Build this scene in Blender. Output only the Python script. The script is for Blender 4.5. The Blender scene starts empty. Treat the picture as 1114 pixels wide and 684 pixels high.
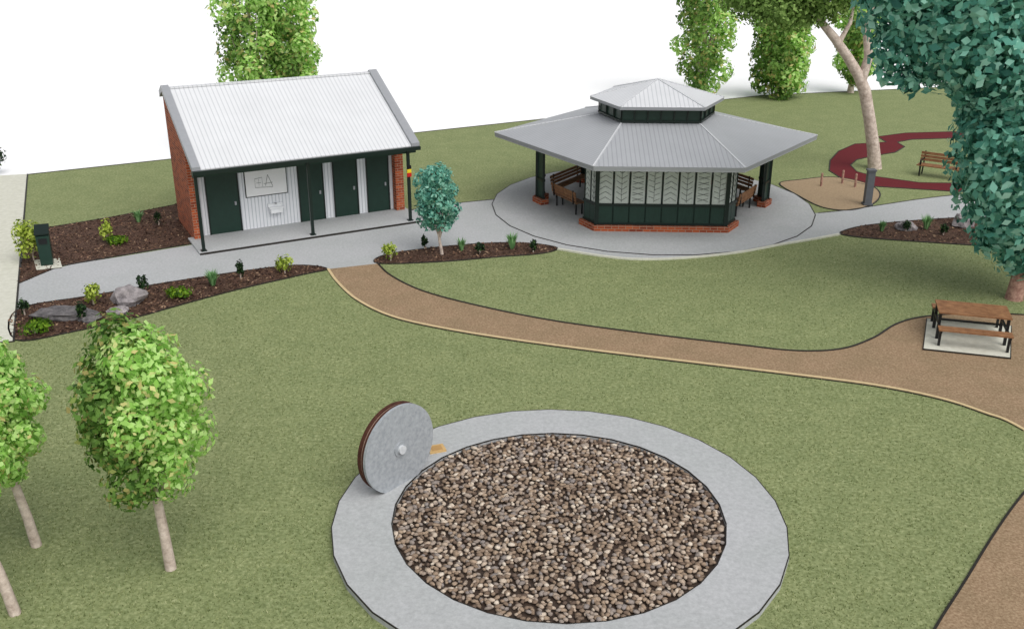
import bpy, bmesh, math, random
import numpy as np
from mathutils import Vector, Matrix
from mathutils.geometry import tessellate_polygon
random.seed(7); rng=np.random.default_rng(11)
H=10.3; F=1085.0; PITCH=math.radians(22.17)
cp,sp=math.cos(PITCH),math.sin(PITCH)
# ---- site survey: ground coordinates recovered from the photograph ----
def G(u,v,z=0.0):
    x=(u-557)/F; w=(v-342)/F
    t=(H-z)/(sp+w*cp)
    return (x*t,(cp-w*sp)*t)
def P(u,v,y):
    x=(u-557)/F; w=(v-342)/F
    t=y/(cp-w*sp)
    return (x*t,y,H-(sp+w*cp)*t)
def S(r,g,b):
    def f(c):
        c/=255.0
        return c/12.92 if c<=0.04045 else ((c+0.055)/1.055)**2.4
    return (f(r),f(g),f(b),1)
# ---------------- materials ----------------
def newmat(name):
    m=bpy.data.materials.new(name); m.use_nodes=True
    nt=m.node_tree; b=nt.nodes['Principled BSDF']
    b.inputs['Roughness'].default_value=0.85
    b.inputs['Specular IOR Level'].default_value=0.2
    return m,nt,b
def ramp(nt,fac,cols):
    r=nt.nodes.new('ShaderNodeValToRGB')
    el=r.color_ramp.elements
    while len(el)<len(cols): el.new(0.5)
    for e,(p,c) in zip(el,cols): e.position=p; e.color=c
    nt.links.new(fac,r.inputs[0]); return r
def mixc(nt,a,b,fac,mode='MIX'):
    m=nt.nodes.new('ShaderNodeMix'); m.data_type='RGBA'; m.blend_type=mode
    for s,k in ((fac,0),(a,6),(b,7)):
        if hasattr(s,'links'): nt.links.new(s,m.inputs[k])
        else: m.inputs[k].default_value=s
    return m.outputs[2]
def noise(nt,co,scale,detail=4,rough=0.6):
    n=nt.nodes.new('ShaderNodeTexNoise'); n.inputs['Scale'].default_value=scale
    n.inputs['Detail'].default_value=detail; n.inputs['Roughness'].default_value=rough
    nt.links.new(co,n.inputs['Vector']); return n.outputs['Fac']
def bump(nt,b,h,strength,dist=0.02):
    n=nt.nodes.new('ShaderNodeBump'); n.inputs['Strength'].default_value=strength; n.inputs['Distance'].default_value=dist
    nt.links.new(h,n.inputs['Height']); nt.links.new(n.outputs[0],b.inputs['Normal'])
def mnoise(name,cols,scale,big=None,bs=0.3,rough=0.85,spec=0.2,bigamt=0.5,mid=None):
    m,nt,b=newmat(name); b.inputs['Roughness'].default_value=rough; b.inputs['Specular IOR Level'].default_value=spec
    tc=nt.nodes.new('ShaderNodeTexCoord'); co=tc.outputs['Object']
    n=noise(nt,co,scale,6,0.7); c=ramp(nt,n,cols).outputs[0]
    for sc_,am in ((big,bigamt),(mid,0.14)):
        if sc_:
            n2=noise(nt,co,sc_,3); r2=ramp(nt,n2,[(0.36,(1-am,1-am*0.8,1-am,1)),(0.64,(1,1,1,1))]).outputs[0]
            c=mixc(nt,c,r2,1.0,'MULTIPLY')
    nt.links.new(c,b.inputs['Base Color'])
    if bs: bump(nt,b,n,bs)
    return m
def mplain(name,c,rough=0.5,spec=0.3,var=0.12,scale=6):
    lo=tuple(x*(1-var) for x in c[:3])+(1,); hi=tuple(min(1,x*(1+var)) for x in c[:3])+(1,)
    return mnoise(name,[(0.3,lo),(0.7,hi)],scale,bs=0.05,rough=rough,spec=spec)
def mstripe(name,c,dark,pitch,w=0.25,rough=0.45,bs=0.3):
    m,nt,b=newmat(name); b.inputs['Roughness'].default_value=rough
    uv=nt.nodes.new('ShaderNodeUVMap'); sx=nt.nodes.new('ShaderNodeSeparateXYZ'); nt.links.new(uv.outputs[0],sx.inputs[0])
    d=nt.nodes.new('ShaderNodeMath'); d.operation='DIVIDE'; nt.links.new(sx.outputs[0],d.inputs[0]); d.inputs[1].default_value=pitch
    f=nt.nodes.new('ShaderNodeMath'); f.operation='FRACT'; nt.links.new(d.outputs[0],f.inputs[0])
    r=ramp(nt,f.outputs[0],[(0,dark),(w*0.5,dark),(w,c),(1,c)])
    n=noise(nt,uv.outputs[0],0.9,4); r2=ramp(nt,n,[(0.3,(0.93,0.93,0.93,1)),(0.7,(1,1,1,1))])
    nt.links.new(mixc(nt,r.outputs[0],r2.outputs[0],1.0,'MULTIPLY'),b.inputs['Base Color'])
    bump(nt,b,r.outputs[0],bs,0.02)
    return m
def mbrick(name):
    m,nt,b=newmat(name)
    uv=nt.nodes.new('ShaderNodeUVMap')
    t=nt.nodes.new('ShaderNodeTexBrick'); nt.links.new(uv.outputs[0],t.inputs['Vector'])
    t.inputs['Scale'].default_value=1; t.inputs['Brick Width'].default_value=0.24; t.inputs['Row Height'].default_value=0.09
    t.inputs['Mortar Size'].default_value=0.009
    t.inputs['Color1'].default_value=S(180,88,50); t.inputs['Color2'].default_value=S(124,52,34); t.inputs['Mortar'].default_value=S(165,140,120)
    nt.links.new(t.outputs[0],b.inputs['Base Color']); return m
def mleaf(name,cols,nscale=0.8,tl=0.3,lo=0.72):
    m,nt,b=newmat(name); b.inputs['Roughness'].default_value=0.6
    g=nt.nodes.new('ShaderNodeNewGeometry')
    r=ramp(nt,g.outputs['Random Per Island'],cols)
    n=noise(nt,g.outputs['Position'],nscale,2); r2=ramp(nt,n,[(0.35,(lo,lo+.03,lo,1)),(0.6,(1,1,1,1))])
    c=mixc(nt,r.outputs[0],r2.outputs[0],1.0,'MULTIPLY')
    nt.links.new(c,b.inputs['Base Color'])
    tr=nt.nodes.new('ShaderNodeBsdfTranslucent'); nt.links.new(c,tr.inputs[0])
    mx=nt.nodes.new('ShaderNodeMixShader'); mx.inputs[0].default_value=tl
    out=nt.nodes['Material Output']
    nt.links.new(b.outputs[0],mx.inputs[1]); nt.links.new(tr.outputs[0],mx.inputs[2]); nt.links.new(mx.outputs[0],out.inputs[0])
    return m
def mrandom(name,cols,rough=0.8):
    m,nt,b=newmat(name); b.inputs['Roughness'].default_value=rough
    g=nt.nodes.new('ShaderNodeNewGeometry')
    r=ramp(nt,g.outputs['Random Per Island'],cols)
    n=noise(nt,g.outputs['Position'],14,4); r2=ramp(nt,n,[(0.3,(0.72,0.72,0.72,1)),(0.7,(1,1,1,1))])
    nt.links.new(mixc(nt,r.outputs[0],r2.outputs[0],1.0,'MULTIPLY'),b.inputs['Base Color']); return m

GRASS=mnoise('grass',[(0.28,S(94,103,64)),(0.45,S(128,136,92)),(0.58,S(148,155,110)),(0.74,S(184,186,146))],13,big=1.1,bs=0.5,bigamt=0.12,mid=4.5)
PATH=mnoise('decomposed_granite',[(0.3,S(124,100,76)),(0.5,S(150,126,100)),(0.7,S(176,152,124))],20,big=1.2,bs=0.3,bigamt=0.12)
TAN=mnoise('tan_gravel',[(0.3,S(142,122,96)),(0.7,S(172,150,122))],15,bs=0.2)
CONC=mnoise('concrete',[(0.3,S(162,163,164)),(0.7,S(188,189,190))],14,big=0.5,bs=0.1,bigamt=0.08)
PALE=mnoise('pale_concrete',[(0.3,S(192,191,176)),(0.7,S(212,211,198))],6,bs=0.1)
MULCH=mnoise('bark_mulch',[(0.3,S(42,28,24)),(0.5,S(82,60,50)),(0.72,S(132,104,86))],20,big=2,bs=0.9,bigamt=0.2)
RUBBER=mnoise('maroon_rubber',[(0.3,S(88,24,30)),(0.7,S(108,36,42))],20,bs=0.1)
EDGE=mplain('dark_edging',S(42,38,34))
EDGEP=mplain('pale_timber_edging',S(205,182,140))
WHITE=mplain('white_ground',(0.96,0.96,0.96,1),0.9,0.0,0.01,0.02)
ROOF=mstripe('corrugated_roof',S(216,217,219),S(192,194,197),0.15,0.3)
ROOFG=mstripe('grey_corrugated_roof',S(172,174,177),S(154,156,160),0.15,0.3)
WALLW=mstripe('white_corrugated_wall',S(236,238,242),S(194,198,204),0.12,0.35)
BRICK=mbrick('red_brick')
GREEN=mplain('heritage_green_paint',S(28,54,45),0.4,0.4)
GREEND=mplain('dark_green_paint',S(16,32,27),0.4,0.4)
CAP=mplain('grey_metal_trim',S(150,152,156),0.4,0.4,0.05)
BLACK=mplain('black_steel',S(22,24,26),0.4,0.4)
TIMBER=mnoise('timber_slats',[(0.3,S(114,78,54)),(0.7,S(158,116,82))],5,bs=0.1,rough=0.6)
WHITEP=mplain('white_panel',S(242,242,242),0.5,0.3,0.03)
GLASSP=mplain('etched_panel',S(196,202,196),0.25,0.5,0.1,9)
INK=mplain('ink',S(60,60,62))
CERAM=mplain('white_ceramic',S(238,240,242),0.2,0.5,0.02)
BARK=mnoise('pale_bark',[(0.3,S(156,138,126)),(0.55,S(202,186,174)),(0.75,S(230,218,208))],7,bs=0.5)
BARKP=mnoise('pink_bark',[(0.3,S(120,82,72)),(0.7,S(196,158,142))],9,bs=0.6)
LIME=mleaf('lime_leaves',[(0,S(92,140,54)),(0.14,S(154,204,94)),(0.45,S(194,234,134)),(0.85,S(220,248,168)),(1,S(240,216,152))],tl=0.45,lo=.88)
LIME_SHADE=mleaf('painted_shade_leaves',[(0,S(62,94,40)),(0.3,S(106,144,66)),(0.75,S(138,176,88)),(1,S(186,170,108))],tl=0.4,lo=.85)  # darker copy of the lime leaves, shade put into the colour
OLIVE=mleaf('gum_leaves',[(0,S(90,118,56)),(0.5,S(128,160,80)),(1,S(166,194,114))],tl=.4,lo=.85)
TEAL=mleaf('blue_green_leaves',[(0,S(40,90,82)),(0.2,S(92,160,144)),(0.6,S(138,204,184)),(1,S(182,228,210))],tl=0.42,lo=.82)
SHRUBL=mleaf('shrub_lime',[(0,S(90,110,30)),(0.5,S(170,190,70)),(1,S(208,222,112))])
SHRUBD=mleaf('shrub_dark',[(0,S(16,34,18)),(0.6,S(36,62,34)),(1,S(70,100,50))])
SHRUBG=mleaf('shrub_green',[(0,S(44,74,14)),(0.6,S(98,138,30)),(1,S(140,170,50))])
TUFT=mleaf('tuft_grass',[(0,S(90,134,78)),(0.6,S(132,182,118)),(1,S(170,214,150))])
BLADE=mleaf('grass_blades',[(0,S(96,108,62)),(0.4,S(140,150,98)),(0.75,S(168,175,122)),(1,S(204,204,160))],tl=.45,lo=.92)
ROCK=mnoise('rock',[(0.3,S(100,96,98)),(0.7,S(170,162,162))],6,bs=0.8)
ROCKD=mnoise('rock_dark',[(0.3,S(66,64,66)),(0.7,S(124,120,120))],6,bs=0.8)
PEB=mrandom('river_pebbles',[(0,S(96,80,70)),(0.22,S(140,120,102)),(0.45,S(172,150,128)),(0.65,S(140,132,128)),(0.84,S(188,168,148)),(1,S(220,206,188))])
STONE=mnoise('millstone_granite',[(0.3,S(142,147,152)),(0.7,S(174,178,182))],12,bs=0.3)
STONEL=mnoise('stone_light',[(0.3,S(186,190,194)),(0.7,S(214,216,218))],12,bs=0.2)
RUST=mnoise('rusted_rim',[(0.3,S(54,30,24)),(0.7,S(92,58,46))],12,bs=0.4)
RUSTL=mnoise('rim_band',[(0.3,S(140,112,98)),(0.7,S(176,150,134))],12,bs=0.3)
DARKSOIL=mplain('dark_soil',S(66,54,46))
# ---------------- mesh helpers ----------------
COL=bpy.context.scene.collection
def link(name,me,parent=None,mat=None,smooth=False):
    if mat: me.materials.append(mat)
    o=bpy.data.objects.new(name,me); COL.objects.link(o)
    if parent: o.parent=parent
    if smooth:
        me.polygons.foreach_set('use_smooth',[True]*len(me.polygons))
    return o
def empty(name,loc=(0,0,0),rz=0):
    o=bpy.data.objects.new(name,None); COL.objects.link(o); o.location=loc; o.rotation_euler=(0,0,rz)
    o.empty_display_size=0.3; return o
def mesh(name,vs,fs,mat,parent=None,smooth=False):
    me=bpy.data.meshes.new(name); me.from_pydata([tuple(v) for v in vs],[],fs); me.update()
    uv=me.uv_layers.new(name='UVMap')
    for p in me.polygons:
        n=p.normal
        if abs(n.z)>0.995: a=Vector((1,0,0)); b=Vector((0,1,0))
        else:
            a=Vector((0,0,1)).cross(n).normalized(); b=n.cross(a)
        for li in p.loop_indices:
            co=me.vertices[me.loops[li].vertex_index].co
            uv.data[li].uv=(co.dot(a),co.dot(b))
    return link(name,me,parent,mat,smooth)
def boxdata(x0,x1,y0,y1,z0,z1):
    vs=[(x0,y0,z0),(x1,y0,z0),(x1,y1,z0),(x0,y1,z0),(x0,y0,z1),(x1,y0,z1),(x1,y1,z1),(x0,y1,z1)]
    fs=[(0,3,2,1),(4,5,6,7),(0,1,5,4),(1,2,6,5),(2,3,7,6),(3,0,4,7)]
    return vs,fs
def box(name,x0,x1,y0,y1,z0,z1,mat,parent=None):
    vs,fs=boxdata(x0,x1,y0,y1,z0,z1); return mesh(name,vs,fs,mat,parent)
class Acc:
    def __init__(s): s.v=[]; s.f=[]
    def add(s,vs,fs,M=None):
        k=len(s.v)
        for v in vs: s.v.append(tuple(M@Vector(v)) if M else tuple(v))
        for f in fs: s.f.append(tuple(i+k for i in f))
    def box(s,*a,M=None): s.add(*boxdata(*a),M=M)
    def beam(s,p,q,w,h):
        p=Vector(p); q=Vector(q); d=(q-p); L=d.length; d.normalize()
        side=d.cross(Vector((0,0,1)))
        if side.length<1e-4: side=Vector((1,0,0))
        side.normalize(); up=side.cross(d)
        vs=[]
        for b in (p,q):
            for i,j in ((-1,-1),(1,-1),(1,1),(-1,1)): vs.append(b+side*(i*w/2)+up*(j*h/2))
        s.add(vs,[(0,1,2,3),(7,6,5,4),(0,4,5,1),(1,5,6,2),(2,6,7,3),(3,7,4,0)])
    def out(s,name,mat,parent=None,smooth=False): return mesh(name,s.v,s.f,mat,parent,smooth)
def smoothline(pts,n=6,closed=False):
    pts=[Vector((p[0],p[1])) for p in pts]; out=[]; N=len(pts)
    R=range(N) if closed else range(N-1)
    for i in R:
        if closed: p0,p1,p2,p3=pts[(i-1)%N],pts[i],pts[(i+1)%N],pts[(i+2)%N]
        else: p0,p1,p2,p3=pts[max(i-1,0)],pts[i],pts[i+1],pts[min(i+2,N-1)]
        for k in range(n):
            t=k/n
            out.append(0.5*((2*p1)+(p2-p0)*t+(2*p0-5*p1+4*p2-p3)*t*t+(3*p1-p0-3*p2+p3)*t**3))
    if not closed: out.append(pts[-1])
    return out
def flat(name,pts,z,mat,parent=None):
    v=[Vector((p[0],p[1],z)) for p in pts]
    tris=tessellate_polygon([v])
    fs=[]
    for t in tris:
        a,b,c=[v[i] for i in t]
        fs.append(tuple(t) if (b-a).cross(c-a).z>0 else (t[0],t[2],t[1]))
    return mesh(name,v,fs,mat,parent)
def strip(name,pts,w,z0,z1,mat,parent=None,closed=False):
    pts=[Vector((p[0],p[1])) for p in pts]; N=len(pts); vs=[]; fs=[]
    for i,p in enumerate(pts):
        a=pts[(i-1)%N] if (closed or i>0) else p; b=pts[(i+1)%N] if (closed or i<N-1) else p
        d=(b-a).normalized(); n=Vector((-d.y,d.x))*w/2
        for q,z in ((p-n,z0),(p-n,z1),(p+n,z1),(p+n,z0)): vs.append((q.x,q.y,z))
    for i in range(N if closed else N-1):
        j=(i+1)%N
        for k in range(3): fs.append((4*i+k,4*j+k,4*j+k+1,4*i+k+1))
    return mesh(name,vs,fs,mat,parent)
def tube(acc,pts,rad,seg=10):
    pts=[Vector(p) for p in pts]; base=len(acc.v); N=len(pts); ref=Vector((1,0.3,0.1)).normalized()
    for i,p in enumerate(pts):
        d=(pts[min(i+1,N-1)]-pts[max(i-1,0)]).normalized()
        a=d.cross(ref)
        if a.length<0.05: a=d.cross(Vector((0,1,0)))
        a.normalize(); b=d.cross(a)
        for k in range(seg):
            t=2*math.pi*k/seg; q=p+(a*math.cos(t)+b*math.sin(t))*rad[i]; acc.v.append(tuple(q))
    for i in range(N-1):
        for k in range(seg):
            k2=(k+1)%seg; acc.f.append((base+i*seg+k,base+i*seg+k2,base+(i+1)*seg+k2,base+(i+1)*seg+k))
    acc.f.append(tuple(base+(N-1)*seg+k for k in range(seg)))
def rand_dir(n):
    d=rng.normal(size=(n,3)); return d/np.linalg.norm(d,axis=1)[:,None]
def quads(name,V,k,mat,parent):
    n=len(V)//k
    me=bpy.data.meshes.new(name); me.vertices.add(k*n); me.vertices.foreach_set('co',V.ravel())
    me.loops.add(k*n); me.loops.foreach_set('vertex_index',np.arange(k*n))
    me.polygons.add(n); me.polygons.foreach_set('loop_start',np.arange(n)*k); me.polygons.foreach_set('loop_total',np.full(n,k))
    me.update(calc_edges=True); return link(name,me,parent,mat)
def leafmesh(name,C,Nn,size,mat,parent,aspect=0.62):
    n=len(C); t=np.cross(Nn,rand_dir(n)); t/=np.linalg.norm(t,axis=1)[:,None]+1e-9
    b=np.cross(Nn,t); s=(size*rng.uniform(0.6,1.3,n))[:,None]
    V=np.stack([C-t*s*0.5,C-t*s*0.05+b*s*0.5*aspect,C+t*s*0.5+Nn*s*0.1,C-t*s*0.05-b*s*0.5*aspect],1).reshape(-1,3)
    return quads(name,V,4,mat,parent)
def leaves_from_blobs(name,blobs,N,size,mat,parent,r0=0.6,up=0.25):
    B=np.array(blobs,float); w=(B[:,3]*B[:,5]); w/=w.sum()
    idx=rng.choice(len(B),N,p=w); d=rand_dir(N); r=rng.uniform(r0,1.05,N)[:,None]
    C=B[idx,:3]+d*r*B[idx,3:6]
    Nn=d+rand_dir(N)*0.55; Nn[:,2]+=up; Nn/=np.linalg.norm(Nn,axis=1)[:,None]
    return leafmesh(name,C,Nn,size,mat,parent)
def crown_blobs(c,rx,ry,rz,n,br=0.4,top=0.0,col=False):
    out=[(c[0],c[1],c[2],rx*0.7,ry*0.7,rz*(0.9 if col else 0.74))]
    for i in range(n):
        z=1-2*(i+0.5)/n; a=i*2.39996+random.uniform(-0.3,0.3); q=math.sqrt(1-abs(z)**(5 if col else 2))
        k=random.uniform(0.6,0.78); s=br*random.uniform(0.8,1.2)
        tp=1-top*max(0,z)
        out.append((c[0]+rx*k*q*math.cos(a)*tp,c[1]+ry*k*q*math.sin(a)*tp,c[2]+rz*(0.9 if col else k)*z,rx*s,ry*s,rx*s*1.05))
    return out
def inpoly(X,Y,poly):
    c=np.zeros(len(X),bool); n=len(poly); j=n-1
    for i in range(n):
        xi,yi=poly[i][0],poly[i][1]; xj,yj=poly[j][0],poly[j][1]
        if yi!=yj:
            m=((yi>Y)!=(yj>Y))&(X<(xj-xi)*(Y-yi)/(yj-yi)+xi); c^=m
        j=i
    return c
# ================= GROUND =================
mesh('background',[(-3000,-3000,-0.06),(3000,-3000,-0.06),(3000,3000,-0.06),(-3000,3000,-0.06)],[(0,1,2,3)],WHITE)
A=Vector(G(30,190)); B=Vector(G(830,104)); C=Vector(G(1114,91))
A2=A-(B-A)*0.6; C2=C+(C-B)*1.5
flat('ground',[(-70,-25),(90,-25),C2,C,B,A,A2],0.0,GRASS)
strip('ground_edging',[C2,C,B,A],0.06,-0.05,0.02,EDGE)
def px(l): return [G(*p) for p in l]
fp=px([(-70,196),(30,190),(15,372),(-60,378)])
flat('footpath',fp,0.03,PALE)
strip('footpath_edging',px([(30,190),(15,372),(-60,378)]),0.05,0,0.036,EDGE)
up1=smoothline(px([(-30,321),(22,308),(65,291),(140,278),(218,265)]))
up2=smoothline(px([(430,236),(455,227),(500,221),(550,216)]))
up3=px([(640,200),(800,200),(880,232)])
up4=smoothline(px([(890,232),(920,229),(960,223),(1000,217),(1045,212),(1160,203)]))
lo=smoothline(px([(1160,234),(1060,237),(1000,240),(940,246),(913,255),(880,261),(850,266),(800,275),(740,281),(690,282),(650,278),(607,271),(570,266),(530,265),(470,270),(418,279)]))
lo2=smoothline(px([(357,293),(340,290),(300,292),(200,304),(100,321),(20,336),(-30,344)]))
cpoly=up1+up2+up3+up4+lo+[Vector(G(411,287))]+lo2
flat('concrete_path',cpoly,0.008,CONC)
strip('path_kerb',smoothline(px([(913,255.5),(880,261.5),(850,266.5),(800,275.5),(740,281.5),(690,282.5),(650,278.5),(607,271.5)])),0.10,0,0.05,PALE)
for l_ in (up4,up2): strip('path_edging',l_,0.05,0,0.02,EDGE)
pu=smoothline(px([(411,287),(425,300),(460,317),(520,333),(600,349),(700,363),(800,375),(865,382),(915,380),(950,368),(975,353),(1005,345),(1060,341),(1114,343),(1260,350)]))
pl=smoothline(px([(357,293),(367,307),(388,326),(425,344),(480,357),(560,370),(650,382),(750,394),(850,406),(950,419),(1020,433),(1070,449),(1114,468),(1260,560)]))
gpoly=pu+list(reversed(pl))
flat('granite_path',gpoly,0.012,PATH)
strip('path_edging',pu,0.05,0,0.035,EDGE)
strip('path_edging',pl,0.08,0,0.035,EDGEP)
plo=[Vector((p.x,p.y-0.07)) for p in pl]
strip('path_edging',plo,0.03,0,0.02,EDGE)
pb=smoothline(px([(1170,470),(1114,536),(1082,580),(1048,635),(1017,684),(990,740),(980,800)]))
gpoly2=pb+[Vector((14,6)),Vector((30,6)),Vector((30,20))]
flat('granite_path',gpoly2,0.010,PATH)
strip('path_edging',pb,0.04,0,0.03,EDGE)
beds=[]
def bed(pxs,z,sm=True):
    pts=smoothline(px(pxs),5,True) if sm else px(pxs)
    beds.append(pts); flat('garden_bed',pts,z,MULCH); strip('bed_edging',pts,0.045,0,z+0.014,EDGE,closed=True)
bed([(28,252),(120,237),(196,222),(218,264),(140,277),(65,290),(20,309)],0.016,False)
bed([(20,337),(100,322),(200,305),(290,292),(330,289),(356,293),(330,299),(260,315),(200,331),(150,345),(80,361),(17,370)],0.016)
bed([(412,287),(418,278),(470,270),(530,265),(575,265),(606,270),(590,276),(540,280),(480,285)],0.016)
bed([(914,254),(940,246),(1000,240),(1060,237),(1130,240),(1130,273),(1085,269),(1010,264),(940,259)],0.016)
CHIP=mrandom('mulch_chips',[(0,S(40,26,22)),(0.5,S(84,60,48)),(0.85,S(128,98,78)),(1,S(170,142,116))])
cps=[]
for poly,n in zip(beds,(2200,2600,900,1500)):
    X0=min(p[0] for p in poly);X1=max(p[0] for p in poly);Y0=min(p[1] for p in poly);Y1=max(p[1] for p in poly)
    X=rng.uniform(X0,X1,n*4);Y=rng.uniform(Y0,Y1,n*4);m=inpoly(X,Y,poly)
    X=X[m][:n];Y=Y[m][:n]; cps.append(np.stack([X,Y,rng.uniform(.02,.05,len(X))],1))
Cc=np.concatenate(cps); Nn=rand_dir(len(Cc))*0.5; Nn[:,2]+=1; Nn/=np.linalg.norm(Nn,axis=1)[:,None]
leafmesh('mulch_chips',Cc,Nn,.1,CHIP,None,.5)
GC=Vector((5.2,36.2))
cc=[(GC.x+5.95*math.cos(2*math.pi*k/26),GC.y+5.95*math.sin(2*math.pi*k/26)) for k in range(26)]
flat('gazebo_paving',cc,0.022,CONC); strip('paving_joint',cc,0.035,0,0.026,EDGE,closed=True)
tn=smoothline(px([(848,200),(870,196),(905,193),(940,199),(957,210),(950,222),(925,229),(895,226),(868,213)]),5,True)
flat('gravel_area',tn,0.018,TAN); strip('gravel_edging',tn,0.05,0,0.03,EDGE,closed=True)
ro=px([(1060,143),(985,145),(955,149),(964,155),(930,157),(912,165),(903,175),(902,186),(918,196),(950,203),(1060,210)])
ri=px([(1060,200),(1000,199),(950,192),(932,187),(925,180),(932,174),(950,170),(974,166),(984,160),(976,155),(992,152),(1060,150)])
mp=ro+ri
flat('playground_path',mp,0.014,RUBBER); strip('playground_path_edging',mp,0.05,0,0.022,EDGE,closed=True)
for u,v in ((893,203),(916,200),(930,204)):
    g=G(u,v); r=empty('timber_post',(g[0],g[1],0.0)); a_=Acc(); tube(a_,[(0,0,0),(0,0,.52),(0,0,.56)],[.045,.045,.03],8); a_.out('post',BARKP,r)
# ============ PEBBLE CIRCLE ============
CX,CY=0.84,15.42; RI,RO=3.0,4.08
NB=130000
Yb=9.5+(34-9.5)*rng.random(NB)**1.25; Xb=rng.uniform(-1,1,NB)*(0.56*Yb+2.5)
keep=np.hypot(Xb-CX,Yb-CY)>RO+.02
for poly in [cpoly,gpoly,gpoly2,fp]+beds: keep&=~inpoly(Xb,Yb,poly)
Xb=Xb[keep];Yb=Yb[keep];n=len(Xb)
Cb=np.stack([Xb,Yb,np.zeros(n)],1); th=rng.uniform(0,2*math.pi,n); hb=rng.uniform(.02,.045,n); wb=rng.uniform(.006,.012,n)
sd=np.stack([np.cos(th),np.sin(th),np.zeros(n)],1)*wb[:,None]
tp=Cb+np.stack([rng.uniform(-.03,.03,n),rng.uniform(-.03,.03,n),hb],1)
quads('grass',np.stack([Cb-sd,Cb+sd,tp],1).reshape(-1,3),3,BLADE,None)
rc=empty('pebble_circle',(CX,CY,0))
K=30; vs=[];fs=[]
for k in range(K):
    a=2*math.pi*(k+0.5)/K; c,s=math.cos(a),math.sin(a)
    vs+= [(RO*c,RO*s,0),(RO*c,RO*s,0.11),(RI*c,RI*s,0.11),(RI*c,RI*s,0.0)]
for k in range(K):
    j=(k+1)%K
    for q in range(3): fs.append((4*k+q,4*j+q,4*j+q+1,4*k+q+1))
mesh('concrete_ring',vs,fs,CONC,rc)
for R_,nm in ((RO-0.008,'outer_joint'),(RI+0.008,'inner_joint')):
    strip(nm,[(R_*math.cos(2*math.pi*(k+.5)/K),R_*math.sin(2*math.pi*(k+.5)/K)) for k in range(K)],0.018,0.09,0.113,EDGE,rc,True)
flat('soil_base',[(RI*math.cos(2*math.pi*(k+.5)/K),RI*math.sin(2*math.pi*(k+.5)/K)) for k in range(K)],0.04,DARKSOIL,rc)
bm=bmesh.new(); bmesh.ops.create_icosphere(bm,subdivisions=1,radius=1)
ico_v=np.array([v.co[:] for v in bm.verts]); ico_f=[tuple(v.index for v in f.verts) for f in bm.faces]; bm.free()
V=[];Fc=[]
pts=[]; cell=0.09; nG=int(2*RI/cell)+2
for i in range(nG):
    for j in range(nG):
        x=-RI+i*cell+random.uniform(-.042,.042)+(j%2)*cell*.5; y=-RI+j*cell+random.uniform(-.042,.042)
        if math.hypot(x,y)<RI-0.05: pts.append((x,y))
for (x,y) in pts:
    k_=random.uniform(.62,1.25)
    sx=random.uniform(.048,.08)*k_; sy=random.uniform(.034,.056)*k_; sz=random.uniform(.022,.04); a=random.uniform(0,math.pi)
    q=ico_v*(1+rng.uniform(-.18,.18,(len(ico_v),1)))*np.array([sx,sy,sz])
    c,s=math.cos(a),math.sin(a); q=np.stack([q[:,0]*c-q[:,1]*s+x,q[:,0]*s+q[:,1]*c+y,q[:,2]+0.07+random.uniform(0,.025)],1)
    k=len(V)*len(ico_v); V.append(q); Fc+=[(f[0]+k,f[1]+k,f[2]+k) for f in ico_f]
V=np.concatenate(V)
me=bpy.data.meshes.new('pebbles'); me.from_pydata(V.tolist(),[],Fc); me.update(); link('pebbles',me,rc,PEB,True)
# ============ MILLSTONE ============
def disc_part(acc,R,y0,y1,seg=64):
    k=len(acc.v)
    for y in (y0,y1):
        for i in range(seg):
            t=2*math.pi*i/seg; acc.v.append((R*math.cos(t),y,R*math.sin(t)))
    for i in range(seg):
        j=(i+1)%seg; acc.f.append((k+i,k+j,k+seg+j,k+seg+i))
    acc.f.append(tuple(k+i for i in reversed(range(seg)))); acc.f.append(tuple(k+seg+i for i in range(seg)))
mb=G(411,535); MR=.88; ms=empty('millstone',(mb[0]+.44,mb[1]+0.12,MR),math.radians(50))
for nm,R_,y0,y1,mt in (('stone_face',MR,-0.02,0.04,STONE),('rim_front',MR-.005,0.04,0.09,RUST),('rim_band',MR-.02,0.09,0.12,RUSTL),('rim_back',MR-.005,0.12,0.2,RUST),
      ('hub_ring',0.15,-0.04,-0.02,STONE),('hub',0.085,-0.10,-0.04,STONEL)):
    a_=Acc(); disc_part(a_,R_,y0,y1); a_.out(nm,mt,ms)
a_=Acc(); a_.box(-.24,.24,-.02,.22,-MR,-MR+.05); a_.box(-.05,.05,.203,.25,-MR,-.3); a_.out('base_bracket',BLACK,ms)
pq=G(474,494); pl_=empty('timber_plaque',(pq[0]+.02,pq[1],0.0),math.radians(20))
a_=Acc(); a_.box(-.17,.17,-.14,.14,0,.15); a_.out('plaque_block',mplain('plaque_timber',S(200,166,112)),pl_)
a_=Acc(); a_.box(-.11,.11,-.09,.09,.15,.156); a_.out('plaque_plate',mplain('plaque_plate',S(178,140,88)),pl_)
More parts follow.
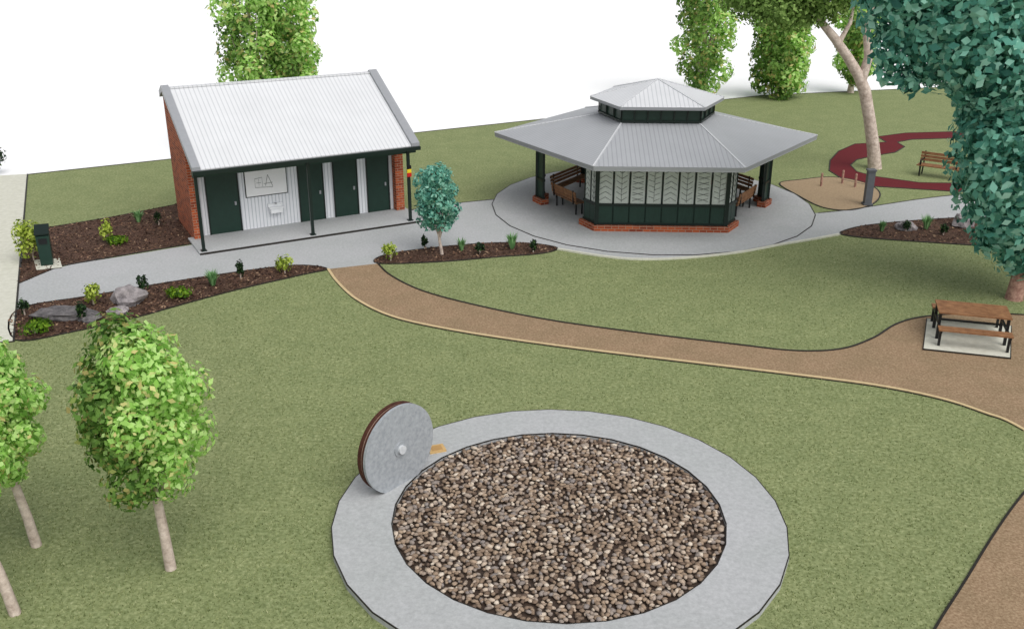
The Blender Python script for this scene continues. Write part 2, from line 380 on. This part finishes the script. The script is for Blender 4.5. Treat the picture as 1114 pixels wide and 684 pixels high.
# ============ TOILET BLOCK ============
tb=empty('toilet_block',(-10.1,30.6,0),math.radians(28.2))
L=7.62; ez=2.76; rzh=4.70; ry=3.6; ey=-0.16; by=4.1; bw=3.9; sl=(rzh-ez)/(ry-ey)
def rz_at(y): return ez+sl*(y-ey) if y<=ry else rzh-sl*(y-ry)
box('floor_slab',-.05,L+.15,-.35,1.5,0,.07,CONC,tb)
box('slab_joint',-.05,L+.15,-.372,-.35,0,.072,EDGE,tb)
def gable(name,x0,x1,y0,y1):
    d=0.06
    prof=[(y0,0),(y1,0),(y1,rz_at(y1)-d),(ry,rzh-d),(y0,rz_at(y0)-d)]; n=5
    vs=[(x0,y,z) for y,z in prof]+[(x1,y,z) for y,z in prof]
    fs=[tuple(range(n-1,-1,-1)),tuple(n+i for i in range(n))]+[(i,(i+1)%n,(i+1)%n+n,i+n) for i in range(n)]
    return mesh(name,vs,fs,BRICK,tb)
gable('brick_end_wall_left',0.12,0.4,1.2,bw); gable('brick_end_wall_right',L-.28,L+.03,1.2,bw)
box('front_wall',.4,L-.28,1.5,1.62,.0,3.3,WALLW,tb)
box('rear_wall',.4,L-.28,bw-.2,bw-.05,0,rz_at(bw)-.08,BRICK,tb)
for i,(x0,x1) in enumerate(((.74,1.74),(3.88,4.7),(5.14,5.95),(6.38,7.14))):
    box('door_%d'%(i+1),x0,x1,1.455,1.497,.07,2.17,GREEN,tb)
    a_=Acc(); a_.box(x0-.05,x0-.003,1.44,1.497,.07,2.22); a_.box(x1+.003,x1+.05,1.44,1.497,.07,2.22); a_.box(x0-.003,x1+.003,1.44,1.497,2.173,2.22)
    a_.out('door_frame_%d'%(i+1),GREEND,tb)
    box('door_handle_%d'%(i+1),x1-.14,x1-.08,1.41,1.454,1.0,1.12,CAP,tb)
box('map_board_frame',2.0,3.46,1.46,1.497,1.18,2.13,GREEND,tb); box('map_board',2.03,3.43,1.45,1.459,1.21,2.10,WHITEP,tb)
a_=Acc()
def ln(x0,z0,x1,z1,w=.02): a_.beam((x0,1.447,z0),(x1,1.447,z1),.004,w)
for (x0,z0,x1,z1) in ((2.35,1.5,2.35,1.8),(2.35,1.8,2.6,1.83),(2.6,1.83,2.6,1.5),(2.35,1.5,2.95,1.46),(2.7,1.52,2.8,1.9),(2.8,1.9,2.95,1.48),(2.4,1.65,2.55,1.65),(2.48,1.55,2.48,1.78),(2.65,1.6,2.95,1.62)): ln(x0,z0,x1,z1,.012)
a_.out('map_lines',INK,tb)
a_=Acc(); a_.box(2.72,3.22,1.22,1.495,.74,.78); a_.box(2.76,3.18,1.26,1.495,.58,.739); a_.box(2.72,3.22,1.42,1.495,.781,.88); a_.out('wash_basin',CERAM,tb)
a_=Acc(); a_.box(2.94,3.0,1.3,1.42,.885,.91); a_.out('basin_tap',CAP,tb)
def slab(name,x0,x1,y0,y1,mat,t=0.05,off=0.0):
    z0,z1=rz_at(y0)+off,rz_at(y1)+off
    vs=[(x0,y0,z0),(x1,y0,z0),(x1,y1,z1),(x0,y1,z1),(x0,y0,z0-t),(x1,y0,z0-t),(x1,y1,z1-t),(x0,y1,z1-t)]
    fs=[(0,1,2,3),(7,6,5,4),(4,5,1,0),(5,6,2,1),(6,7,3,2),(7,4,0,3)]
    return mesh(name,vs,fs,mat,tb)
slab('roof_front',.3,L-.2,ey-.05,ry,ROOF); slab('roof_rear',.3,L-.2,ry+.001,by,ROOF)
for nm,x0,x1 in (('barge_left',.04,.295),('barge_right',L-.195,L+.1)):
    slab(nm+'_front',x0,x1,ey-.08,ry,CAP,.2,.1); slab(nm+'_rear',x0,x1,ry+.001,by,CAP,.2,.1)
box('ridge_cap',.3,L-.2,ry-.1,ry+.1,rzh-.03,rzh+.025,ROOF,tb)
box('gutter',.02,L+.08,ey-.22,ey-.09,ez-.17,ez-.05,GREEND,tb)
box('verandah_beam',.05,L,-.12,-.02,ez-.3,ez-.08,GREEN,tb)
a_=Acc()
for k in range(8): a_.box(.45+k*.96,.51+k*.96,-.01,1.49,ez-.16,ez-.08)
a_.out('verandah_rafters',GREEND,tb)
for i,x in enumerate((.12,3.75,L-.32)):
    a_=Acc(); a_.box(x-.05,x+.05,-.2,-.123,.07,ez-.12); a_.box(x-.09,x+.09,-.24,-.06,.07,.1); a_.out('post_%d'%(i+1),GREEND,tb)
for nm,z0,z1,c_ in (('flag_sign_black',1.93,2.06,S(20,20,20)),('flag_sign_yellow',1.80,1.927,S(226,196,40)),('flag_sign_red',1.66,1.797,S(190,36,32))):
    box(nm,L-.4,L-.24,-.235,-.21,z0,z1,mplain(nm,c_),tb)
# ============ GAZEBO ============
gz=empty('gazebo',(5.25,36.4,0.022),math.radians(-2.5))
Fl,Fr,Tr,Tl,Br,Bl=(-2.2,-3.55),(2.2,-3.55),(4.3,0),(-4.3,0),(2.2,3.55),(-2.2,3.55)
def hexr(f,t,b): return [(-f,-b),(f,-b),(t,0),(f,b),(-f,b),(-t,0)]
def frustum(name,h0,z0,h1,z1,mat):
    vs=[(x,y,z0) for x,y in h0]+[(x,y,z1) for x,y in h1]; n=6
    fs=[(i,(i+1)%n,(i+1)%n+n,i+n) for i in range(n)]
    return mesh(name,vs,fs,mat,gz)
E0=hexr(2.42,5.9,5.1); E1=hexr(1.35,2.05,1.75)
frustum('lower_roof',E0,2.6,E1,3.34,ROOFG)
frustum('fascia',[(x*.997,y*.997) for x,y in E0],2.44,E0,2.598,CAP)
frustum('soffit',E0,2.46,[(x*.2,y*.2) for x,y in E0],2.52,mplain('soffit_boards',S(186,188,184)))
frustum('lantern_wall',E1,3.2,E1,3.86,GREEN)
a_=Acc()
for i in range(6):
    p=Vector(E1[i]+(0,)); q=Vector(E1[(i+1)%6]+(0,)); n=6 if i in(0,3) else 3
    for k in range(n+1):
        r=p.lerp(q,k/n)*1.015; a_.beam((r.x,r.y,3.34),(r.x,r.y,3.84),.05,.05)
    a_.beam((p.x*1.02,p.y*1.02,3.4),(q.x*1.02,q.y*1.02,3.4),.05,.07)
a_.out('lantern_frames',GREEND,gz)
E2=hexr(1.45,2.42,2.1)
frustum('lantern_fascia',[(x*.995,y*.995) for x,y in E2],3.84,E2,3.95,CAP)
frustum('lantern_soffit',E2,3.85,[(x*.3,y*.3) for x,y in E2],3.88,CAP)
mesh('upper_roof',[(x,y,3.95) for x,y in E2]+[(0,0,4.58)],[(i,(i+1)%6,6) for i in range(6)],ROOF,gz)
a_=Acc()
for i in range(6):
    a_.beam(E0[i]+(2.612,),E1[i]+(3.352,),.06,.025); a_.beam(E2[i]+(3.962,),(0,0,4.592),.06,.025)
a_.out('hip_caps',ROOF,gz)
plan=[Fl,Fr,Tr,Br,Bl,Tl]
gb=Acc(); gd=Acc(); ga=Acc(); gi=Acc(); gl=Acc()
for (x,y) in plan: gd.box(x-.07,x+.07,y-.07,y+.07,0.2,2.45)
for i in range(6):
    p,q=plan[i],plan[(i+1)%6]; gd.beam(p+(2.38,),q+(2.38,),.1,.14)
def wall(p,q,n,glass=True):
    p=Vector(p+(0,)); q=Vector(q+(0,)); d=(q-p); Ln=d.length; d.normalize(); nrm=Vector((d.y,-d.x,0))
    if nrm.dot((p+q)/2)<0: nrm=-nrm
    def at(s,z,o=0): r=p+d*s+nrm*o; return (r.x,r.y,z)
    gb.beam(at(-.08,.1),at(Ln+.08,.1),.32,.2)
    gl.beam(at(0.02,.54),at(Ln-.02,.54),.06,.66)
    gd.beam(at(0,.24),at(Ln,.24),.11,.08); gd.beam(at(0,.9),at(Ln,.9),.12,.09)
    for k in range(n+1):
        s=Ln*k/n; s=min(max(s,.03),Ln-.03); gd.beam(at(s,.2),at(s,2.3),.05 if glass else .08,.06 if glass else .08)
    if glass:
        for k in range(n):
            s0,s1=Ln*k/n+.035,Ln*(k+1)/n-.035; m=(s0+s1)/2
            ga.add([at(s0,.95),at(s1,.95),at(s1,2.26),at(s0,2.26)],[(0,1,2,3)])
            if k%2: gi.beam(at(m,1.0,.012),at(m,2.15,.012),.008,.014)
            for z in np.arange(1.05,2.1,.19):
                if k%4==0: sg=((s0+.04,z,m,z+.12),(s1-.04,z,m,z+.12))
                elif k%4==1: sg=((m,z,s0+.06,z+.12),(m,z,s1-.06,z+.12))
                elif k%4==2: sg=((s0+.06,z,s1-.06,z+.1),(s1-.06,z,s0+.06,z+.1))
                else: sg=((m,z,s1-.05,z+.08),(m,z+.09,s0+.05,z+.16))
                for (sa,za,sb,zb) in sg: gi.beam(at(sa,za,.012),at(sb,zb,.012),.006,.013)
    else: gl.beam(at(.03,1.6),at(Ln-.03,1.6),.04,1.3)
def toward(p,q,s):
    d=Vector(q)-Vector(p); d.normalize(); r=Vector(p)+d*s; return (r.x,r.y)
wall(Fl,Fr,8); wall(Fr,toward(Fr,Tr,.8),2); wall(toward(Fl,Tl,.8),Fl,2)
for T,a,b in ((Tr,Fr,Br),(Tl,Fl,Bl)):
    wall(toward(T,a,.5),T,1,False); wall(T,toward(T,b,.5),1,False)
wall(Br,Bl,8); wall(toward(Br,Tr,.8),Br,2); wall(toward(Bl,Tl,.8),Bl,2)
gb.out('brick_plinths',BRICK,gz); gl.out('wainscot_panels',GREEN,gz); gd.out('posts_and_rails',GREEND,gz); ga.out('art_panels',GLASSP,gz); gi.out('art_panel_pattern',mplain('pattern_grey',S(84,90,86)),gz)
def seat(p,q,t):
    a1=Acc(); a2=Acc(); p=Vector(p+(0,)); q=Vector(q+(0,)); d=(q-p).normalized(); n=Vector((-d.y,d.x,0))
    if n.dot(p)>0: n=-n
    for k in range(4):
        o=n*(.3+.1*k); a1.beam(tuple(p+o+Vector((0,0,.46))),tuple(q+o+Vector((0,0,.46))),.085,.04)
    for k in range(3):
        o=n*(.24-.02*k); a1.beam(tuple(p+o+Vector((0,0,.58+.12*k))),tuple(q+o+Vector((0,0,.58+.12*k))),.03,.1)
    for s in (.1,.9):
        b=p.lerp(q,s); a2.beam(tuple(b+n*.35),tuple(b+n*.35+Vector((0,0,.44))),.06,.06); a2.beam(tuple(b+n*.6),tuple(b+n*.6+Vector((0,0,.44))),.06,.06)
        a2.beam(tuple(b+n*.22+Vector((0,0,.4))),tuple(b+n*.2+Vector((0,0,.9))),.04,.04)
    a1.out('bench_slats_%d'%t,TIMBER,gz); a2.out('bench_frame_%d'%t,BLACK,gz)
seat(toward(Tr,Br,.6),toward(Tr,Br,2.9),3); seat(toward(Tl,Bl,.6),toward(Tl,Bl,2.9),4)
seat(toward(Tr,Fr,.7),toward(Tr,Fr,2.4),1); seat(toward(Tl,Fl,.7),toward(Tl,Fl,2.4),2)
seat((-1.8,3.3),(1.8,3.3),5); seat((-1.8,-3.3),(1.8,-3.3),6)
# ============ PICNIC TABLE / BENCH ============
def picnic(loc,rz):
    r=empty('picnic_table',(loc[0],loc[1],0.02),rz)
    a=Acc()
    for k in range(6): a.box(-.86,.86,-.46+.155*k,-.46+.155*k+.14,.72,.76)
    a.out('table_top',TIMBER,r)
    for nm,yc in (('seat_front',-.8),('seat_rear',.8)):
        a=Acc()
        for k in range(2): a.box(-.86,.86,yc-.15+.16*k,yc-.15+.16*k+.14,.43,.47)
        a.out(nm,TIMBER,r)
    a=Acc()
    for x in (-.8,.8):
        a.box(x-.035,x+.035,-.40,-.33,.0,.715); a.box(x-.035,x+.035,.33,.40,.0,.715)
        a.beam((x,-.94,.4),(x,.94,.4),.05,.06); a.beam((x,-.44,.69),(x,.44,.69),.05,.06)
        a.box(x-.03,x+.03,-.86,-.8,.0,.37); a.box(x-.03,x+.03,.8,.86,.0,.37)
    a.beam((-.75,0,.4),(.75,0,.4),.05,.05)
    a.out('steel_frame',BLACK,r)
    return r
q=[Vector(G(*p)) for p in ((1004,381),(1099,391),(1100,356),(1008,348))]
flat('concrete_slab',q,0.05,PALE); strip('slab_edge',q,0.03,0,0.052,EDGE,closed=True)
d=q[1]-q[0]; cen=(q[0]+q[1]+q[2]+q[3])/4
picnic((cen.x+.03,cen.y+.05),math.atan2(d.y,d.x)).location.z=0.05
p2=G(1020,193); r=empty('park_bench',(p2[0],p2[1],0),math.radians(-35))
a=Acc()
for k in range(4): a.box(-.85,.85,-.25+.13*k,-.14+.13*k,.43,.47)
for k in range(3): a.box(-.85,.85,.3+.02*k,.33+.02*k,.55+.13*k,.66+.13*k)
a.out('seat_and_backrest',TIMBER,r); a=Acc()
for x in (-.7,.7):
    a.box(x-.03,x+.03,-.22,-.16,0,.42); a.beam((x,.26,0),(x,.4,.95),.05,.05); a.box(x-.03,x+.03,-.25,.28,.38,.425); a.box(x-.03,x+.03,-.25,.3,.64,.67); a.box(x-.03,x+.03,-.25,-.2,.475,.637)
a.out('frame',BLACK,r)
bp=G(52,288); bn=empty('rubbish_bin',(bp[0],bp[1],0.03),math.radians(20))
mesh('bin_body',[(-.17,-.18,0),(.17,-.18,0),(.17,.18,0),(-.17,.18,0),(-.19,-.2,.95),(.19,-.2,.95),(.19,.2,1.08),(-.19,.2,1.08)],[(0,3,2,1),(4,5,6,7),(0,1,5,4),(1,2,6,5),(2,3,7,6),(3,0,4,7)],GREEN,bn)
mesh('bin_hood',[(-.21,-.23,1.0),(.21,-.23,1.0),(.21,.22,1.18),(-.21,.22,1.18),(-.21,-.23,1.04),(.21,-.23,1.04),(.21,.22,1.23),(-.21,.22,1.23)],[(0,3,2,1),(4,5,6,7),(0,1,5,4),(1,2,6,5),(2,3,7,6),(3,0,4,7)],GREEND,bn)
box('bin_opening',-.12,.12,-.21,-.2,.7,.88,BLACK,bn)
flat('concrete_pad',px([(37,284),(65,282),(68,292),(40,295)]),0.036,PALE)
bp=G(943,223); bo=empty('bollard_post',(bp[0],bp[1],0)); 
a_=Acc(); a_.box(-.13,.13,-.12,.12,0,1.3); a_.box(-.16,.16,-.15,.15,1.3,1.36); a_.box(-.17,.17,-.16,.16,0,.08); a_.out('post_body',mplain('slate_grey',S(92,94,98)),bo)
# ============ ROCKS ============
from mathutils import noise as mn
def rock(u,v,sx,sy,sz,mat):
    bm=bmesh.new(); bmesh.ops.create_icosphere(bm,subdivisions=3,radius=1)
    se=random.uniform(0,50)
    for vt in bm.verts:
        n=mn.noise(vt.co*1.6+Vector((se,0,0)))*.45+mn.noise(vt.co*4+Vector((se,0,0)))*.12
        vt.co*=1+n; vt.co.x*=sx; vt.co.y*=sy; vt.co.z*=sz
    me=bpy.data.meshes.new('rock'); bm.to_mesh(me); bm.free(); o=link('rock',me,None,mat); g=G(u,v); o.location=(g[0],g[1],sz*.5); o.rotation_euler=(0,0,random.uniform(-.4,.4))
rock(142,330,.43,.35,.36,ROCK); rock(70,345,.85,.4,.2,ROCKD); rock(130,341,.3,.22,.14,ROCK); rock(985,250,.3,.25,.2,ROCK); rock(1048,246,.4,.3,.35,ROCK); rock(98,349,.25,.2,.12,ROCKD)
# ============ SHRUBS ============
def shrub(name,u,v,w,h,mat,n=260,size=.1):
    g=G(u,v); r=empty(name,(g[0],g[1],0.015)); bl=[(0,0,h*.55,w*.5,w*.5,h*.45)]
    for k in range(5):
        a=random.uniform(0,6.28); bl.append((w*.25*math.cos(a),w*.25*math.sin(a),h*random.uniform(.35,.8),w*.3,w*.3,h*.25))
    leaves_from_blobs('leaves',bl,n,size,mat,r,r0=.3)
    a=Acc(); tube(a,[(0,0,0),(0.01,0,h*.7)],[.025,.012],6)
    for k in range(3):
        t=k*2.1; tube(a,[(0,0,h*.15),(w*.25*math.cos(t),w*.25*math.sin(t),h*.6)],[.015,.006],5)
    a.out('stems',BARK,r)
def tuft(name,u,v,w,h,mat,n=80):
    g=G(u,v); r=empty(name,(g[0],g[1],0.015)); vs=[];fs=[]
    for k in range(n):
        a=random.uniform(0,6.28); s=random.uniform(.3,1); hh=h*random.uniform(.6,1.05); e=w*.5*s
        c,sn=math.cos(a),math.sin(a); b=.022; x0,y0=c*.05,sn*.05
        p=[(x0-sn*b,y0+c*b,0),(x0+sn*b,y0-c*b,0),(c*e*.5+sn*b,sn*e*.5-c*b,hh*.65),(c*e*.5-sn*b,sn*e*.5+c*b,hh*.65),(c*e,sn*e,hh)]
        i=len(vs); vs+=p; fs+=[(i,i+1,i+2,i+3),(i+3,i+2,i+4)]
    mesh('blades',vs,fs,mat,r)
shrub('golden_shrub',37,284,1.05,1.35,SHRUBL,900,.13)
for u,v,w,h in ((117,264,.42,.8),(102,332,.5,.65),(310,298,.55,.62),(425,284,.5,.6)): shrub('golden_shrub',u,v,w,h,SHRUBL,360,.1)
for u,v,w,h in ((157,322,.3,.65),(90,350,.3,.6),(27,343,.3,.5),(262,303,.22,.6),(173,245,.3,.5),(462,271,.22,.5),(522,277,.35,.42),(580,275,.25,.45),(985,252,.3,.4),(1026,256,.3,.4),(1066,258,.35,.4)): shrub('dark_shrub',u,v,w,h,SHRUBD,230,.09)
for u,v,w,h in ((38,363,.95,.32),(195,324,.8,.3),(128,266,.7,.25)): shrub('ground_cover_shrub',u,v,w,h,SHRUBG,520,.1)
for u,v,w,h in ((232,311,.6,.5),(151,242,.55,.45),(502,273,.45,.42),(557,271,.55,.52),(1007,250,.6,.52),(959,252,.4,.38)): tuft('tussock_grass',u,v,w,h,TUFT)
shrub('dark_shrub',-2,188,.9,1.1,SHRUBD,500,.13)
# ============ TREES ============
def limbs(acc,top,c,rx,rz,n,r):
    for k in range(n):
        a=k*2.4+.5; e=Vector((c[0]+rx*.6*math.cos(a),c[1]+rx*.6*math.sin(a),c[2]+rz*random.uniform(-.3,.6)))
        t=Vector(top); m=t.lerp(e,.5)+Vector((0,0,.1*rz))
        tube(acc,[t,m,e],[r,r*.6,r*.2],7)
def small_tree(name,base,cb,ct,w,mat,tr,N,size,bark=BARK,lean=0,n=16,top=.35,col=False,shade_strip=False):
    r=empty(name,(base[0],base[1],0)); c=(lean,0,(cb+ct)/2); rx=w/2; rz=(ct-cb)/2
    a=Acc(); tube(a,[(0,0,-.05),(lean*.2,0,max(cb,.3)*.5),(lean*.5,0,max(cb,.4)),(lean*.9,0,c[2]),(lean,0,ct-.3*rz)],[tr*1.15,tr,tr*.9,tr*.6,tr*.15])
    limbs(a,(lean*.5,0,max(cb,.5)),c,rx,rz,6,tr*.5); a.out('trunk',bark,r,True)
    bl=crown_blobs(c,rx,rx,rz,n,.40,top,col)
    if shade_strip:
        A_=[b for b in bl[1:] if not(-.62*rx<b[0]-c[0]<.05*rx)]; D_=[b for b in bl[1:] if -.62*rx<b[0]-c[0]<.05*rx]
        leaves_from_blobs('foliage',[bl[0]]+A_,int(N*.68),size,mat,r); leaves_from_blobs('painted_shade_foliage',D_,int(N*.32),size,LIME_SHADE,r)  # clumps left of centre get darker leaves: a painted strip of shade
    else: leaves_from_blobs('foliage',bl,N,size,mat,r)
small_tree('ornamental_tree',G(186,618),1.3,4.72,2.12,LIME,.085,11500,.12,lean=-.1,n=22,top=.45,shade_strip=True)
small_tree('ornamental_tree',G(40,593),1.15,4.05,1.75,LIME,.08,8500,.12,lean=-.28,n=20,shade_strip=True)
small_tree('ornamental_tree',G(17,667),1.5,3.9,1.6,LIME,.08,7000,.12,lean=-.5,n=18)
small_tree('young_gum_tree',G(481,277),.45,3.3,1.45,TEAL,.05,4500,.13,lean=-.14,top=.1,n=20)
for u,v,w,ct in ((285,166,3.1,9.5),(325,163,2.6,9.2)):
    small_tree('poplar_tree',G(u,v),1.2,ct,w,LIME,.16,9000,.22,n=34,top=0,col=True,shade_strip=True)
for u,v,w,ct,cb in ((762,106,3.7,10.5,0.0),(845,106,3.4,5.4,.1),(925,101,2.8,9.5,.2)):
    small_tree('poplar_tree',G(u,v),cb,ct,w,LIME,.2,9000,.27,n=30,top=0,col=True,shade_strip=True)
gy=G(952,183)[1]; gt=empty('gum_tree',(0,0,0)); a=Acc()
def pp(l): return [P(u,v,gy) for u,v in l]
tube(a,pp([(952,187),(950,160),(946,130),(941,100),(934,82),(922,62),(908,42),(890,20),(880,0)]),[.30,.27,.25,.25,.23,.2,.18,.14,.08])
tube(a,pp([(937,90),(945,62),(943,35),(948,8),(955,-20)]),[.2,.19,.16,.12,.06])
tube(a,pp([(912,48),(925,25),(930,0)]),[.12,.08,.04])
a.out('trunk',BARK,gt,True)
bl=[]
for (u,v,r,dy) in ((812,4,.8,0),(830,10,1.0,0),(850,12,1.05,-.5),(872,13,1.0,.3),(893,9,.9,0),(912,4,.8,0),(800,-4,.8,.2),(860,-20,1.7,.6),(900,-30,1.8,-.3),(820,-20,1.3,.4),(935,-45,1.4,0),(870,-60,2,0)):
    p=P(u,v,gy+dy); bl.append((p[0],p[1],p[2],r,r,r*.85))
leaves_from_blobs('foliage',bl,17000,.19,OLIVE,gt,.3)
by_=G(1103,325)[1]; bt=empty('blue_gum_tree',(0,0,0)); a=Acc(); b0=G(1103,325)
tube(a,[(b0[0],b0[1],-.05),(b0[0],b0[1],.5),(b0[0]+.1,b0[1],2),(b0[0]+.3,b0[1],4.5),(b0[0]+.2,b0[1],8)],[.26,.2,.18,.16,.1],12)
limbs(a,(b0[0]+.2,b0[1],3),(16,by_,6),3.5,3,8,.1)
a.out('trunk',BARKP,bt,True)
bl=[]
for (u,v,r,dy) in ((1100,250,1.05,-.3),(1085,222,1.1,.2),(1120,265,1.1,.3),(1072,180,1.05,0),(1115,190,1.6,-.6),(1060,205,.6,.4),(1090,140,1.3,.3),(1072,150,.9,-.5),
   (1120,120,1.7,0),(1080,95,1.1,.4),(1035,55,1.2,.2),(1085,50,1.7,-.5),(1010,30,1.3,.3),(1050,10,1.7,-.2),(985,50,.95,0),(972,15,.95,.3),(968,78,.4,.1),(1000,-20,1.6,.2),(1080,-20,2,0),(1130,30,2,.6),(1140,200,2,.4),
   (1015,72,.7,0),(1052,92,.6,.2),(1150,100,2.2,0),(1112,285,.55,0),(1078,258,.55,0),(975,-15,1.1,0),(1060,-60,2.4,0),(1130,-50,2.4,0),(990,88,.4,0),(1057,120,.5,.2)):
    p=P(u,v,by_+dy); bl.append((p[0],p[1],p[2],r,r,r*.95))
leaves_from_blobs('foliage',bl,26000,.27,TEAL,bt,.45)
# ============ CAMERA / LIGHT ============
cam=bpy.data.cameras.new('camera'); co=bpy.data.objects.new('camera',cam); COL.objects.link(co)
co.location=(0,0,H); co.rotation_euler=(math.pi/2-PITCH,0,0); cam.lens=36*F/1114; cam.sensor_width=36; cam.clip_end=6000
bpy.context.scene.camera=co
el=math.radians(54); az=math.radians(145)
dirv=Vector((math.sin(az)*math.cos(el),math.cos(az)*math.cos(el),math.sin(el)))
sun=bpy.data.lights.new('sun','SUN'); sun.energy=1.5; sun.angle=math.radians(60); sun.color=(1,.98,.95)
so=bpy.data.objects.new('sun',sun); COL.objects.link(so); so.rotation_euler=dirv.to_track_quat('Z','Y').to_euler(); so.location=(20,-20,40)
w=bpy.data.worlds.new('World'); bpy.context.scene.world=w; w.use_nodes=True; nt=w.node_tree
bg=nt.nodes['Background']; sk=nt.nodes.new('ShaderNodeTexSky'); sk.sky_type='NISHITA'; sk.sun_disc=False
sk.sun_elevation=el; sk.sun_rotation=az; sk.dust_density=3
hs=nt.nodes.new('ShaderNodeHueSaturation'); hs.inputs['Saturation'].default_value=0.2
nt.links.new(sk.outputs[0],hs.inputs['Color']); nt.links.new(hs.outputs[0],bg.inputs[0]); bg.inputs[1].default_value=0.15
sc=bpy.context.scene; sc.view_settings.view_transform='Standard'; sc.view_settings.look='None'; sc.view_settings.exposure=0
